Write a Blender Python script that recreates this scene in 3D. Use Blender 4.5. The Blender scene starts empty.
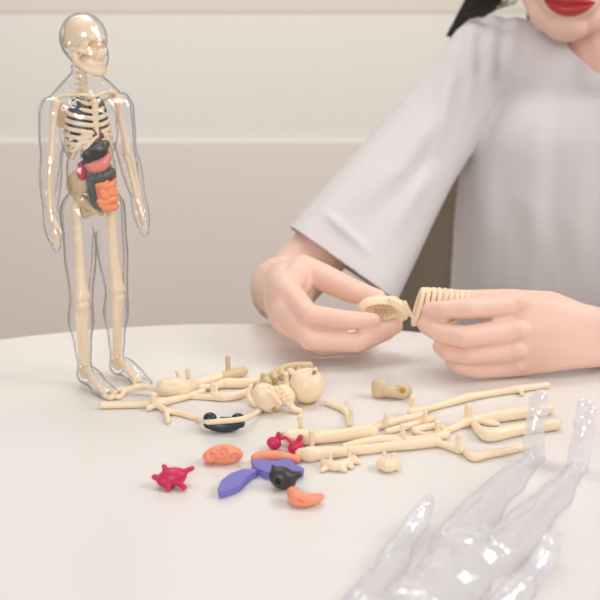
import bpy, bmesh, math, random
from mathutils import Vector, Matrix, Euler
from mathutils.bvhtree import BVHTree

random.seed(4)
S = bpy.context.scene
COL = S.collection

# ------------------------------------------------------------------ camera
CAM_H, PITCH, FPX = 0.29, math.radians(16.06), 1000.0
cd = bpy.data.cameras.new('camera')
cam = bpy.data.objects.new('camera', cd)
COL.objects.link(cam)
cam.location = (0, 0, CAM_H)
cam.rotation_euler = (math.pi / 2 - PITCH, 0, 0)
cd.sensor_width = 36.0
cd.lens = 36.0 * FPX / 600.0
cd.clip_start = 0.02
cd.dof.use_dof = True
cd.dof.focus_distance = 0.75
cd.dof.aperture_fstop = 8.0
S.camera = cam

# ------------------------------------------------------------------ light
W = bpy.data.worlds.new('world')
S.world = W
W.use_nodes = True
bg = W.node_tree.nodes['Background']
bg.inputs['Color'].default_value = (1.0, 0.965, 0.925, 1)
bg.inputs['Strength'].default_value = 0.44


def area(name, loc, target, size, size_y, power, color):
    l = bpy.data.lights.new(name, 'AREA')
    l.shape = 'RECTANGLE'
    l.size, l.size_y = size, size_y
    l.energy = power
    l.color = color
    o = bpy.data.objects.new(name, l)
    COL.objects.link(o)
    o.location = loc
    o.rotation_euler = (Vector(target) - Vector(loc)).to_track_quat('-Z', 'Y').to_euler()
    return o


area('window_light', (1.5, 0.55, 1.25), (0.05, 0.8, 0.0), 0.9, 0.9, 18, (1.0, 0.96, 0.92))
area('front_window_light', (-0.35, -1.0, 0.75), (0.25, 1.0, 0.0), 0.9, 0.7, 15, (1.0, 0.97, 0.95))
area('wall_fill_light', (-0.4, 1.35, 1.6), (-0.2, 2.4, 0.0), 1.4, 0.5, 15, (1.0, 0.97, 0.94))  # added fill that brightens the back wall, no lamp stands there
area('ceiling_light', (-0.1, 1.1, 1.75), (0.0, 0.85, 0.0), 1.3, 0.9, 4, (1.0, 0.95, 0.90))

S.view_settings.view_transform = 'Standard'
S.view_settings.look = 'None'
S.view_settings.exposure = -0.12
S.view_settings.gamma = 1.0
S.view_settings.use_curve_mapping = False
S.cycles.transparent_max_bounces = 40
S.cycles.max_bounces = 14
S.cycles.use_denoising = True
S.cycles.sample_clamp_indirect = 6.0

# ------------------------------------------------------------------ pixels to points
CP, SP = math.cos(PITCH), math.sin(PITCH)
RIGHT = Vector((1, 0, 0))
FWD = Vector((0, CP, -SP))
DOWN = Vector((0, -SP, -CP))
EYE = Vector((0, 0, CAM_H))


def P(px, py, t):
    """the point at depth t (metres along the view axis) seen at a pixel"""
    return EYE + t * (FWD + RIGHT * ((px - 300) / FPX) + DOWN * ((py - 300) / FPX))


def PZ(px, py, z=0.0):
    """the point at height z over the tabletop seen at a pixel"""
    d = FWD + RIGHT * ((px - 300) / FPX) + DOWN * ((py - 300) / FPX)
    return EYE + d * ((z - CAM_H) / d.z)


# ------------------------------------------------------------------ materials
def mat(name, color, rough=0.5, sss=0.0, sss_col=None, noise=0.0, nscale=40, bump=0.0, bscale=200, spec=0.5, coat=0.0, sss_scale=0.01):
    m = bpy.data.materials.new(name)
    m.use_nodes = True
    nt = m.node_tree
    b = nt.nodes['Principled BSDF']
    b.inputs['Base Color'].default_value = (*color, 1)
    b.inputs['Roughness'].default_value = rough
    b.inputs['Specular IOR Level'].default_value = spec
    b.inputs['Coat Weight'].default_value = coat
    if sss:
        b.inputs['Subsurface Weight'].default_value = sss
        b.inputs['Subsurface Radius'].default_value = sss_col or (1.0, 0.5, 0.3)
        b.inputs['Subsurface Scale'].default_value = sss_scale
    tc = nt.nodes.new('ShaderNodeTexCoord')
    if noise:
        n = nt.nodes.new('ShaderNodeTexNoise')
        n.inputs['Scale'].default_value = nscale
        n.inputs['Detail'].default_value = 4
        nt.links.new(tc.outputs['Object'], n.inputs['Vector'])
        mx = nt.nodes.new('ShaderNodeMix')
        mx.data_type = 'RGBA'
        mx.inputs[6].default_value = (*[c * (1 - noise) for c in color], 1)
        mx.inputs[7].default_value = (*[min(1, c * (1 + noise)) for c in color], 1)
        nt.links.new(n.outputs['Fac'], mx.inputs[0])
        nt.links.new(mx.outputs[2], b.inputs['Base Color'])
    if bump:
        n2 = nt.nodes.new('ShaderNodeTexNoise')
        n2.inputs['Scale'].default_value = bscale
        n2.inputs['Detail'].default_value = 3
        nt.links.new(tc.outputs['Object'], n2.inputs['Vector'])
        bp = nt.nodes.new('ShaderNodeBump')
        bp.inputs['Strength'].default_value = bump
        bp.inputs['Distance'].default_value = 0.002
        nt.links.new(n2.outputs['Fac'], bp.inputs['Height'])
        nt.links.new(bp.outputs['Normal'], b.inputs['Normal'])
    return m


M = {}
M['table'] = mat('table_laminate', (0.765, 0.735, 0.705), 0.24, noise=0.015, nscale=6, spec=0.45)
M['wall'] = mat('wall_paint', (0.87, 0.845, 0.81), 0.75, noise=0.02, nscale=3)
M['wall_low'] = mat('wainscot_paint', (0.84, 0.775, 0.745), 0.6, noise=0.02, nscale=3)
M['wall_shade'] = mat('upper_wall_shade', (0.80, 0.74, 0.675), 0.8, noise=0.02, nscale=3)  # light falloff high on the wall, put into the colour
M['floor'] = mat('floor_boards', (0.45, 0.36, 0.27), 0.5, noise=0.15, nscale=4)
M['bone'] = mat('cream_plastic', (0.90, 0.725, 0.525), 0.33, sss=0.25, sss_col=(1, 0.7, 0.4), sss_scale=0.003, noise=0.04, nscale=120)
M['tan_and_shade'] = mat('tan_and_shade_plastic', (0.66, 0.51, 0.32), 0.42, noise=0.12, nscale=160)  # tan pieces; also the shade painted on one bone end
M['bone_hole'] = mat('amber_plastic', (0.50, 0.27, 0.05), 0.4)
M['socket'] = mat('dark_gap_plastic', (0.46, 0.31, 0.18), 0.5)  # dark of the gaps between held rib slats, as a colour
M['magenta'] = mat('magenta_plastic', (0.60, 0.02, 0.10), 0.42, sss=0.1, sss_scale=0.002)
M['peach'] = mat('peach_plastic', (0.88, 0.32, 0.19), 0.45, sss=0.2, sss_scale=0.003, noise=0.05, nscale=90)
M['orange'] = mat('orange_plastic', (0.86, 0.30, 0.15), 0.35, sss=0.2, sss_scale=0.002)
M['pink'] = mat('pink_plastic', (0.74, 0.24, 0.20), 0.35, sss=0.2, sss_scale=0.002)
M['violet'] = mat('violet_plastic', (0.19, 0.17, 0.53), 0.42, noise=0.05, nscale=90)
M['dark'] = mat('charcoal_plastic', (0.045, 0.038, 0.036), 0.38)
M['slate'] = mat('slate_plastic', (0.022, 0.034, 0.048), 0.3)
M['grey'] = mat('grey_plastic', (0.085, 0.095, 0.095), 0.35)
M['navy'] = mat('navy_plastic', (0.03, 0.035, 0.075), 0.4)
M['skin'] = mat('skin', (0.85, 0.58, 0.48), 0.48, sss=0.35, sss_col=(1.0, 0.42, 0.25), sss_scale=0.008, noise=0.06, nscale=25, bump=0.06, bscale=420, spec=0.35)
M['lips'] = mat('lipstick', (0.52, 0.035, 0.035), 0.42, noise=0.12, nscale=300, bump=0.15, bscale=500)
M['shirt'] = mat('white_cotton', (0.69, 0.655, 0.67), 0.92, noise=0.015, nscale=30, bump=0.15, bscale=900, spec=0.15)
M['hair'] = mat('black_hair', (0.012, 0.009, 0.008), 0.4)
M['trousers'] = mat('grey_cotton', (0.25, 0.25, 0.27), 0.9)
M['chair'] = mat('taupe_cloth', (0.40, 0.325, 0.265), 0.9, bump=0.2, bscale=600)
M['maroon'] = mat('maroon_plastic', (0.16, 0.03, 0.035), 0.35)
M['eye'] = mat('eye_white', (0.8, 0.78, 0.75), 0.2)
M['iris'] = mat('iris_brown', (0.06, 0.03, 0.015), 0.2)


def clear_plastic(name, haze, tint, gloss, bump):
    """thin clear moulded plastic: passes light, glossy by angle, denser where it is seen edge on"""
    m = bpy.data.materials.new(name)
    m.use_nodes = True
    nt = m.node_tree
    nt.nodes.clear()
    N, L = nt.nodes.new, nt.links.new
    out = N('ShaderNodeOutputMaterial')
    tc = N('ShaderNodeTexCoord')
    nz = N('ShaderNodeTexNoise')
    nz.inputs['Scale'].default_value = 70
    nz.inputs['Detail'].default_value = 2
    L(tc.outputs['Object'], nz.inputs['Vector'])
    bp = N('ShaderNodeBump')
    bp.inputs['Strength'].default_value = bump
    bp.inputs['Distance'].default_value = 0.003
    L(nz.outputs['Fac'], bp.inputs['Height'])
    lw = N('ShaderNodeLayerWeight')
    lw.inputs['Blend'].default_value = 0.5
    ramp = N('ShaderNodeValToRGB')
    r = ramp.color_ramp
    r.elements[0].position = 0.55
    r.elements[0].color = (0.99, 0.99, 0.995, 1)
    r.elements[1].position = 1.0
    r.elements[1].color = (*tint, 1)
    e = r.elements.new(0.76)
    e.color = (*[0.86 + 0.14 * c_ for c_ in tint], 1)
    L(lw.outputs['Facing'], ramp.inputs['Fac'])
    tr = N('ShaderNodeBsdfTransparent')
    L(ramp.outputs['Color'], tr.inputs['Color'])
    gl = N('ShaderNodeBsdfGlossy')
    gl.inputs['Roughness'].default_value = 0.07
    gl.inputs['Color'].default_value = (1, 1, 1, 1)
    L(bp.outputs['Normal'], gl.inputs['Normal'])
    pw = N('ShaderNodeMath')
    pw.operation = 'POWER'
    pw.inputs[1].default_value = 4.0
    L(lw.outputs['Facing'], pw.inputs[0])
    ma = N('ShaderNodeMath')
    ma.operation = 'MULTIPLY_ADD'
    ma.inputs[1].default_value = 0.30
    ma.inputs[2].default_value = gloss
    L(pw.outputs[0], ma.inputs[0])
    mx = N('ShaderNodeMixShader')
    L(ma.outputs[0], mx.inputs[0])
    L(tr.outputs[0], mx.inputs[1])
    L(gl.outputs[0], mx.inputs[2])
    df = N('ShaderNodeBsdfDiffuse')
    df.inputs['Color'].default_value = (0.94, 0.93, 0.98, 1)
    mx2 = N('ShaderNodeMixShader')
    mx2.inputs[0].default_value = haze
    L(mx.outputs[0], mx2.inputs[1])
    L(df.outputs[0], mx2.inputs[2])
    L(mx2.outputs[0], out.inputs['Surface'])
    return m


M['clear'] = clear_plastic('clear_plastic', 0.008, (0.01, 0.01, 0.015), 0.045, 0.9)
M['milky'] = clear_plastic('milky_clear_plastic', 0.15, (0.90, 0.86, 0.97), 0.10, 0.9)

# ------------------------------------------------------------------ shape helpers
V = Vector


class Shape:
    """collects closed solids; several solids may overlap and are fused by mould()"""

    def __init__(self):
        self.v, self.f = [], []

    def add(self, vs, fs):
        o = len(self.v)
        self.v += [V(p) for p in vs]
        self.f += [[i + o for i in f] for f in fs]
        return self

    def tube(self, pts, rads, n=14, cap=4, flat=None):
        """round-ended tube through points with a radius each; flat=(axis, k) squashes the section along an axis"""
        pts = [V(p) for p in pts]
        rings = []
        T = []
        for i in range(len(pts)):
            a = pts[max(0, i - 1)]
            b = pts[min(len(pts) - 1, i + 1)]
            d = b - a
            T.append(d.normalized() if d.length > 1e-9 else V((0, 0, 1)))
        up = V((0, 0, 1)) if abs(T[0].z) < 0.9 else V((1, 0, 0))
        X = T[0].cross(up).normalized()
        frames = []
        for t in T:
            X = (X - t * X.dot(t))
            X = X.normalized() if X.length > 1e-6 else t.orthogonal().normalized()
            frames.append((X.copy(), t.cross(X)))
        seq = []
        for k in range(cap):
            a = math.pi / 2 * (k + 0.35) / cap
            seq.append((0, -math.cos(a) * rads[0], math.sin(a) * rads[0]))
        for i in range(len(pts)):
            seq.append((i, 0, rads[i]))
        for k in range(cap - 1, -1, -1):
            a = math.pi / 2 * (k + 0.35) / cap
            seq.append((len(pts) - 1, math.cos(a) * rads[-1], math.sin(a) * rads[-1]))
        vs, fs = [], []
        for (i, off, r) in seq:
            c = pts[i] + T[i] * off
            X, Y = frames[i]
            for j in range(n):
                a = 2 * math.pi * j / n
                d = X * math.cos(a) * r + Y * math.sin(a) * r
                if flat:
                    ax = V(flat[0])
                    d = d - ax * d.dot(ax) * (1 - flat[1])
                vs.append(c + d)
        m = len(seq)
        for k in range(m - 1):
            for j in range(n):
                fs.append([k * n + j, k * n + (j + 1) % n, (k + 1) * n + (j + 1) % n, (k + 1) * n + j])
        fs.append([j for j in range(n)][::-1])
        fs.append([(m - 1) * n + j for j in range(n)])
        return self.add(vs, fs)

    def cone(self, p0, r0, p1, r1, n=16):
        p0, p1 = V(p0), V(p1)
        k = max(2, int((p1 - p0).length / max(0.4 * min(r0, r1), 1e-5)))
        k = min(k, 12)
        return self.tube([p0.lerp(p1, i / k) for i in range(k + 1)], [r0 + (r1 - r0) * i / k for i in range(k + 1)], n)

    def chain(self, pr, n=14):
        """smooth tube through (point, radius) pairs"""
        pts = [V(p) for p, r in pr]
        rs = [r for p, r in pr]
        if len(pts) == 2:
            return self.cone(pts[0], rs[0], pts[1], rs[1], n)
        op, orr = [], []
        for i in range(len(pts) - 1):
            p0, p1, p2, p3 = pts[max(0, i - 1)], pts[i], pts[i + 1], pts[min(len(pts) - 1, i + 2)]
            for s in range(6):
                u = s / 6
                op.append(0.5 * ((2 * p1) + (p2 - p0) * u + (2 * p0 - 5 * p1 + 4 * p2 - p3) * u * u + (3 * p1 - p0 - 3 * p2 + p3) * u ** 3))
                w = u * u * (3 - 2 * u)
                orr.append(rs[i] + (rs[i + 1] - rs[i]) * w)
        op.append(pts[-1])
        orr.append(rs[-1])
        return self.tube(op, orr, n)

    def ell(self, c, r, rot=None, n=24, m=14):
        c = V(c)
        R = Euler(rot).to_matrix() if rot is not None and not isinstance(rot, Matrix) else (rot or Matrix.Identity(3))
        vs, fs = [], []
        for i in range(1, m):
            a = math.pi * i / m
            for j in range(n):
                b = 2 * math.pi * j / n
                vs.append(c + R @ V((r[0] * math.sin(a) * math.cos(b), r[1] * math.sin(a) * math.sin(b), r[2] * math.cos(a))))
        top = len(vs)
        vs.append(c + R @ V((0, 0, r[2])))
        vs.append(c + R @ V((0, 0, -r[2])))
        for i in range(m - 2):
            for j in range(n):
                fs.append([i * n + j, (i + 1) * n + j, (i + 1) * n + (j + 1) % n, i * n + (j + 1) % n])
        for j in range(n):
            fs.append([top, j, (j + 1) % n])
            fs.append([top + 1, (m - 2) * n + (j + 1) % n, (m - 2) * n + j])
        return self.add(vs, fs)

    def box(self, c, d, rot=None):
        c = V(c)
        R = Euler(rot).to_matrix() if rot is not None and not isinstance(rot, Matrix) else (rot or Matrix.Identity(3))
        vs = [c + R @ V((sx * d[0] / 2, sy * d[1] / 2, sz * d[2] / 2)) for sx in (-1, 1) for sy in (-1, 1) for sz in (-1, 1)]
        return self.add(vs, [[0, 1, 3, 2], [4, 6, 7, 5], [0, 4, 5, 1], [2, 3, 7, 6], [0, 2, 6, 4], [1, 5, 7, 3]])

    def prism(self, px, z0, z1, inset=0.0):
        """solid whose top face at height z1 has an outline given in pixels"""
        top = [PZ(x, y, z1) for x, y in px]
        c = sum(top, V()) / len(top)
        bot = []
        for p in top:
            q = V((p.x, p.y, z0))
            bot.append(q + (V((c.x, c.y, z0)) - q) * inset)
        n = len(px)
        fs = [list(range(n)), list(range(2 * n - 1, n - 1, -1))]
        for i in range(n):
            fs.append([i, n + i, n + (i + 1) % n, (i + 1) % n])
        return self.add(top + bot, fs)

    def xf(self, mx):
        self.v = [mx @ p for p in self.v]
        return self

    def mesh(self, name):
        me = bpy.data.meshes.new(name)
        me.from_pydata([tuple(p) for p in self.v], [], self.f)
        me.validate()
        bm = bmesh.new()
        bm.from_mesh(me)
        bmesh.ops.recalc_face_normals(bm, faces=bm.faces)
        bm.to_mesh(me)
        bm.free()
        return me


def bake(ob):
    dg = bpy.context.evaluated_depsgraph_get()
    dg.update()
    me = bpy.data.meshes.new_from_object(ob.evaluated_get(dg), depsgraph=dg)
    return me


def mould(shape, voxel, smooth=4, cut=None, selfcut=False):
    """fuse overlapping solids into one skin"""
    me = shape.mesh('raw')
    ob = bpy.data.objects.new('raw', me)
    COL.objects.link(ob)
    r = ob.modifiers.new('r', 'REMESH')
    r.mode = 'VOXEL'
    r.voxel_size = voxel
    if smooth:
        s = ob.modifiers.new('s', 'SMOOTH')
        s.factor = 0.5
        s.iterations = smooth
    oc = None
    if cut is not None:
        oc = bpy.data.objects.new('rawcut', cut.mesh('rawcut'))
        COL.objects.link(oc)
        b = ob.modifiers.new('b', 'BOOLEAN')
        b.operation = 'DIFFERENCE'
        b.solver = 'EXACT'
        b.use_self = selfcut
        b.object = oc
    out = bake(ob)
    bpy.data.objects.remove(ob)
    bpy.data.meshes.remove(me)
    if oc:
        bpy.data.objects.remove(oc)
    out.materials.clear()
    return out


def put(name, me, m, parent=None, smooth=True, origin=None):
    """link a mesh as ONE object; top-level things get an origin at their base"""
    me.name = name
    me.materials.clear()
    me.materials.append(m)
    if smooth:
        me.polygons.foreach_set('use_smooth', [True] * len(me.polygons))
    o = bpy.data.objects.new(name, me)
    COL.objects.link(o)
    if parent is not None:
        o.parent = parent
        if parent.type != 'EMPTY' or parent.location.length:
            pass
    elif origin is not False:
        n = len(me.vertices)
        xs = [v.co for v in me.vertices]
        c = sum(xs, V()) / n
        c.z = min(p.z for p in xs)
        me.transform(Matrix.Translation(-c))
        o.location = c
    return o


def part(name, me, m, parent, smooth=True):
    """a mesh given in world coordinates becomes a child of a thing without moving"""
    o = put(name, me, m, parent, smooth)
    chain = parent
    mw = Matrix.Identity(4)
    while chain is not None:
        mw = Matrix.LocRotScale(chain.location, chain.rotation_euler, None) @ mw
        chain = chain.parent
    me.transform(mw.inverted())
    return o


def tag(o, label, cat, group=None):
    o['label'] = label
    o['category'] = cat
    if group:
        o['group'] = group
    return o


def empty(name, loc, rz=0.0):
    o = bpy.data.objects.new(name, None)
    COL.objects.link(o)
    o.empty_display_size = 0.02
    o.location = loc
    o.rotation_euler = (0, 0, rz)
    return o


def struct(name, shape, m, smooth=False, bevel=0.0):
    o = put(name, shape.mesh(name), m, smooth=smooth, origin=False)
    o['kind'] = 'structure'
    if bevel:
        b = o.modifiers.new('bevel', 'BEVEL')
        b.width = bevel
        b.segments = 4
    return o


# ------------------------------------------------------------------ the setting
FLOOR = -0.74
struct('floor', Shape().box((0, 1.0, FLOOR - 0.02), (9, 6.0, 0.04)), M['floor'])
struct('wall_back', Shape().box((0, 2.45, 0.56), (9, 0.10, 2.6)), M['wall'])
struct('wall_wainscot', Shape().box((0, 2.397, -0.3725), (9, 0.01, 0.735)), M['wall_low'], bevel=0.003)
struct('wall_shade_band_1', Shape().box((0, 2.399, 0.61), (9, 0.004, 0.64)), M['wall_shade'], bevel=0.001)  # thin board painting the shade along the top of the wall

# round table
TC = V((-0.055, 0.402, 0))
TR = 0.531
t = empty('round_table', (TC.x, TC.y, FLOOR))
tag(t, 'round cream table with glossy top, anatomy toys scattered over it', 'table')


def lathe(prof, n=128):
    sh = Shape()
    vs, fs = [], []
    for r, z in prof:
        for j in range(n):
            a = 2 * math.pi * j / n
            vs.append((r * math.cos(a), r * math.sin(a), z))
    m = len(prof)
    for k in range(m - 1):
        for j in range(n):
            fs.append([k * n + j, k * n + (j + 1) % n, (k + 1) * n + (j + 1) % n, (k + 1) * n + j])
    fs.append(list(range(n))[::-1])
    fs.append([(m - 1) * n + j for j in range(n)])
    return sh.add(vs, fs)


prof = [(TR - 0.012, -0.026), (TR - 0.004, -0.022), (TR, -0.014), (TR, -0.008), (TR - 0.0018, -0.0035), (TR - 0.006, -0.0007), (TR - 0.011, 0.0)]
o = part('tabletop', lathe(prof).xf(Matrix.Translation(TC)).mesh('tabletop'), M['table'], t, smooth=False)
o = part('pedestal', lathe([(0.05, FLOOR + 0.02), (0.04, FLOOR + 0.06), (0.035, -0.2), (0.05, -0.03), (0.12, -0.0262)], 48).xf(Matrix.Translation(TC)).mesh('pedestal'), M['table'], t)
o = part('base', lathe([(0.27, FLOOR), (0.275, FLOOR + 0.006), (0.25, FLOOR + 0.018), (0.05, FLOOR + 0.03)], 64).xf(Matrix.Translation(TC)).mesh('base'), M['table'], t)

# ------------------------------------------------------------------ standing anatomy model
CM = 0.01
FIG = PZ(104, 381)
FROT = math.radians(42)
fig = empty('anatomy_model', FIG, FROT)
tag(fig, 'standing clear plastic human anatomy model with cream skeleton and colored organs inside', 'anatomy model')


def slim(z):
    u = max(0.0, min(1.0, (z - 22.6) / 2.0))
    return 0.87 + 0.13 * u


def AZ(z):
    return 22 - (22 - z) * 0.915


HEAD_TURN = Matrix.Translation((0, 0.2, 0)) @ Matrix.Rotation(math.radians(12), 4, 'Z') @ Matrix.Translation((0, -0.2, 0))


SHELL_Z = [(-1, -1), (0, 0), (7, 7), (11.5, 12.1), (22.3, 22.75), (25, 25.2), (29, 29), (31, 31)]
BONE_Z = [(-1, -1), (0, 0), (7.2, 7.25), (12.9, 13.9), (13.95, 14.85), (17.9, 18.75), (22.3, 22.9), (24.4, 24.75), (29, 29), (31, 31)]


def zmap(z, tab):
    for (a, b), (c_, d_) in zip(tab[:-1], tab[1:]):
        if z <= c_:
            return b + (d_ - b) * (z - a) / (c_ - a)
    return z


def fp(name, me, m, parent=None):
    tab = SHELL_Z if name in ('front_shell', 'back_shell', 'humerus', 'forearm_bones', 'hand_bones') else BONE_Z
    for v in me.vertices:
        v.co.z = zmap(v.co.z, tab)
    for v in me.vertices:
        v.co.x *= slim(v.co.z)
    me.transform(Matrix.Scale(CM, 4))
    return put(name, me, m, parent or fig)


def body_solid(g=1.0):
    s = Shape()
    s.ell((0, 0.15, 20.0), (2.75, 1.75, 3.1))
    s.ell((0, -0.45, 20.7), (2.3, 1.35, 1.6))
    s.ell((0, 0.1, 16.6), (2.3, 1.5, 3.2))
    s.ell((0, 0.2, 14.0), (2.6, 1.7, 2.2))
    s.cone((-2.6, 0.2, 21.6), 1.1, (2.6, 0.2, 21.6), 1.1)
    for q in (-1, 1):
        s.cone((0, 0.3, 23.9), 1.0, (q * 2.5, 0.2, 22.0), 0.95)
        s.chain([((q * 3.25, 0.2, 21.35), 1.25), ((q * 3.5, 0.25, AZ(19.6)), 1.12), ((q * 3.75, 0.2, AZ(17.7)), 0.9), ((q * 4.05, 0.0, AZ(16.2)), 0.9), ((q * 4.45, -0.3, AZ(13.6)), 0.62)])
        s.chain([((q * 4.45, -0.3, AZ(13.6)), 0.6), ((q * 4.5, -0.5, AZ(12.4)), 0.72), ((q * 4.55, -0.7, AZ(11.4)), 0.6)])
        for k, (dy, L) in enumerate([(-0.48, 10.6), (-0.16, 10.25), (0.16, 10.4), (0.46, 10.8)]):
            s.cone((q * 4.55, -0.65 + dy, AZ(11.6)), 0.27, (q * 4.5, -0.8 + dy, AZ(L)), 0.22)
        s.cone((q * 4.4, -0.9, AZ(12.4)), 0.3, (q * 4.2, -1.35, AZ(11.4)), 0.22)
        s.chain([((q * 1.4, 0.25, 13.6), 1.62), ((q * 1.65, 0.1, 10.5), 1.38), ((q * 1.85, 0.0, 7.4), 0.98), ((q * 1.85, 0.3, 5.5), 1.14), ((q * 1.8, 0.35, 3.4), 0.78), ((q * 1.75, 0.35, 1.7), 0.60)])
        s.cone((q * 1.75, 0.55, 0.75), 0.66, (q * 1.75, 0.35, 1.8), 0.6)
        s.chain([((q * 1.75, 0.4, 0.9), 0.75), ((q * 1.85, -0.9, 1.0), 0.78), ((q * 1.98, -2.5, 0.6), 0.66)])
        s.cone((q * 1.55, -2.5, 0.55), 0.46, (q * 1.6, -3.95, 0.42), 0.34)
        s.cone((q * 1.98, -2.2, 0.45), 0.38, (q * 2.02, -3.9, 0.35), 0.28)
        s.cone((q * 2.35, -2.0, 0.42), 0.36, (q * 2.42, -3.5, 0.32), 0.26)
    s.cone((0, 0.35, 22.8), 1.15, (0, 0.15, 25.2), 0.98)
    body, s = s, Shape()
    s.ell((0, 0.2, 27.0), (1.58, 1.95, 1.98))
    s.ell((0, -0.55, 25.7), (1.22, 1.35, 1.55))
    s.ell((0, -1.45, 24.75), (0.5, 0.4, 0.4))
    s.cone((0, -1.75, 26.7), 0.22, (0, -2.05, 26.05), 0.26)
    s.ell((0, -1.65, 25.25), (0.5, 0.3, 0.22))
    for q in (-1, 1):
        s.ell((q * 1.58, 0.2, 26.5), (0.22, 0.4, 0.58))
    s.xf(HEAD_TURN)
    body.add(s.v, s.f)
    return body


solid = mould(body_solid(), 0.13, 5)


def half(me, front):
    bm = bmesh.new()
    bm.from_mesh(me)
    bmesh.ops.bisect_plane(bm, geom=bm.verts[:] + bm.edges[:] + bm.faces[:], plane_co=(0, 0.3, 0), plane_no=(0, 1, 0) if front else (0, -1, 0), clear_outer=True)
    # moulded flange where the two halves meet
    edges = [e for e in bm.edges if e.is_boundary]
    res = bmesh.ops.extrude_edge_only(bm, edges=edges)
    nv = [v for v in res['geom'] if isinstance(v, bmesh.types.BMVert)]
    bm.normal_update()
    for v in nv:
        n = V()
        for e in v.link_edges:
            w = e.other_vert(v)
            if w not in nv:
                n = w.normal.copy()
        n.y = 0
        if n.length > 1e-6:
            v.co += n.normalized() * 0.14
        v.co.z = max(v.co.z, 0.0)
    bmesh.ops.recalc_face_normals(bm, faces=bm.faces)
    out = bpy.data.meshes.new('half')
    bm.to_mesh(out)
    bm.free()
    ob = bpy.data.objects.new('raw', out)
    COL.objects.link(ob)
    sm = ob.modifiers.new('s', 'SOLIDIFY')
    sm.thickness = 0.07
    sm.offset = -1
    fin = bake(ob)
    bpy.data.objects.remove(ob)
    return fin


front_me = half(solid, True)
back_me = half(solid, False)
fs_ = fp('front_shell', front_me, M['clear'])
fs_['label'] = 'clear plastic front half of body shell'
bs_ = fp('back_shell', back_me, M['clear'])
bs_['label'] = 'clear plastic back half of body shell'

# skull
sk = Shape()
sk.ell((0, 0.35, 27.15), (1.28, 1.55, 1.38))
sk.ell((0, -0.65, 26.55), (1.0, 0.75, 0.85))
sk.cone((-0.95, -0.75, 26.1), 0.26, (-0.45, -1.25, 25.9), 0.26)
sk.cone((0.95, -0.75, 26.1), 0.26, (0.45, -1.25, 25.9), 0.26)
sk.cone((-1.05, -0.75, 26.15), 0.2, (-1.2, 0.2, 26.25), 0.17)
sk.cone((1.05, -0.75, 26.15), 0.2, (1.2, 0.2, 26.25), 0.17)
sk.ell((0, -1.0, 25.75), (0.62, 0.5, 0.5))
sk.cone((-0.55, -1.25, 26.95), 0.2, (0.55, -1.25, 26.95), 0.2)
sk.cone((0, -1.3, 26.9), 0.16, (0, -1.5, 26.5), 0.14)
skc = Shape()
for q in (-1, 1):
    skc.ell((q * 0.45, -1.35, 26.52), (0.33, 0.45, 0.27))
skc.ell((0, -1.55, 26.1), (0.17, 0.3, 0.24))
SKULL_UP = Matrix.Translation((0, 0.1, 26.6)) @ Matrix.Scale(1.1, 4) @ Matrix.Translation((0, -0.1, -26.6))
sk.xf(HEAD_TURN @ SKULL_UP)
skc.xf(HEAD_TURN @ SKULL_UP)
skull = fp('skull', mould(sk, 0.07, 4, skc), M['bone'])
jw = Shape()
jw.chain([((-1.05, -0.1, 26.0), 0.2), ((-0.96, -0.2, 25.4), 0.3), ((-0.6, -0.95, 24.8), 0.32), ((0, -1.2, 24.6), 0.38), ((0.6, -0.95, 24.8), 0.32), ((0.96, -0.2, 25.4), 0.3), ((1.05, -0.1, 26.0), 0.2)])
for k in range(-3, 4):
    a = k * 0.3
    jw.ell((0.62 * math.sin(a), -0.75 - 0.62 * math.cos(a), 25.12), (0.09, 0.09, 0.17))
jw.ell((0, -0.5, 25.3), (0.88, 0.80, 0.66))
for q in (-1, 1):
    jw.ell((q * 0.98, -0.12, 25.6), (0.17, 0.36, 0.6))
jw.xf(HEAD_TURN @ SKULL_UP)
jaw = fp('jaw', mould(jw, 0.06, 3), M['bone'], skull)

sp = Shape()
for k in range(24):
    z = 25.2 - k * 0.46
    y = 0.45 + 0.25 * math.sin((25.2 - z) / 11 * math.pi * 2)
    sp.ell((0, y, z), (0.36, 0.34, 0.2), n=14, m=8)
    sp.cone((0, y, z), 0.14, (0, y + 0.6, z - 0.15), 0.1, 8)
    sp.cone((-0.55, y + 0.1, z), 0.1, (0.55, y + 0.1, z), 0.1, 8)
sp.cone((0, 0.4, 25.4), 0.22, (0, 0.4, 14.4), 0.26)
fp('spine', mould(sp, 0.08, 2), M['bone'])

# rib cage
rb = Shape()
for k in range(9):
    zt = 22.5 - k * 0.55
    a = [1.15, 1.5, 1.75, 1.92, 2.02, 2.06, 2.04, 1.96, 1.8][k]
    b = [0.9, 1.1, 1.25, 1.35, 1.4, 1.42, 1.4, 1.3, 1.1][k]
    end = [0.10, 0.08, 0.07, 0.07, 0.08, 0.11, 0.16, 0.24, 0.33][k]
    for q in (-1, 1):
        pr = []
        for i in range(15):
            u = i / 14
            ph = math.pi * (0.06 + (1 - 0.06 - end) * u)
            z = zt - 0.75 * u
            if k > 4 and u > 0.8:
                z += (u - 0.8) * (k - 4) * 1.1
            pr.append((q * a * math.sin(ph), 0.25 + b * math.cos(ph), z))
        rb.tube(pr, [0.195] * 15, 10, 2)
rb.box((0, -0.98, 20.6), (0.55, 0.2, 2.9), (0.12, 0, 0))
rb.cone((0, -0.85, 22.0), 0.24, (0, -1.12, 19.1), 0.17)
for q in (-1, 1):
    rb.chain([((0, -1.15, 19.3), 0.16), ((q * 0.75, -1.05, 18.7), 0.16), ((q * 1.35, -0.75, 17.9), 0.15)])
ribs = fp('rib_cage', mould(rb, 0.07, 2), M['bone'])
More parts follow.
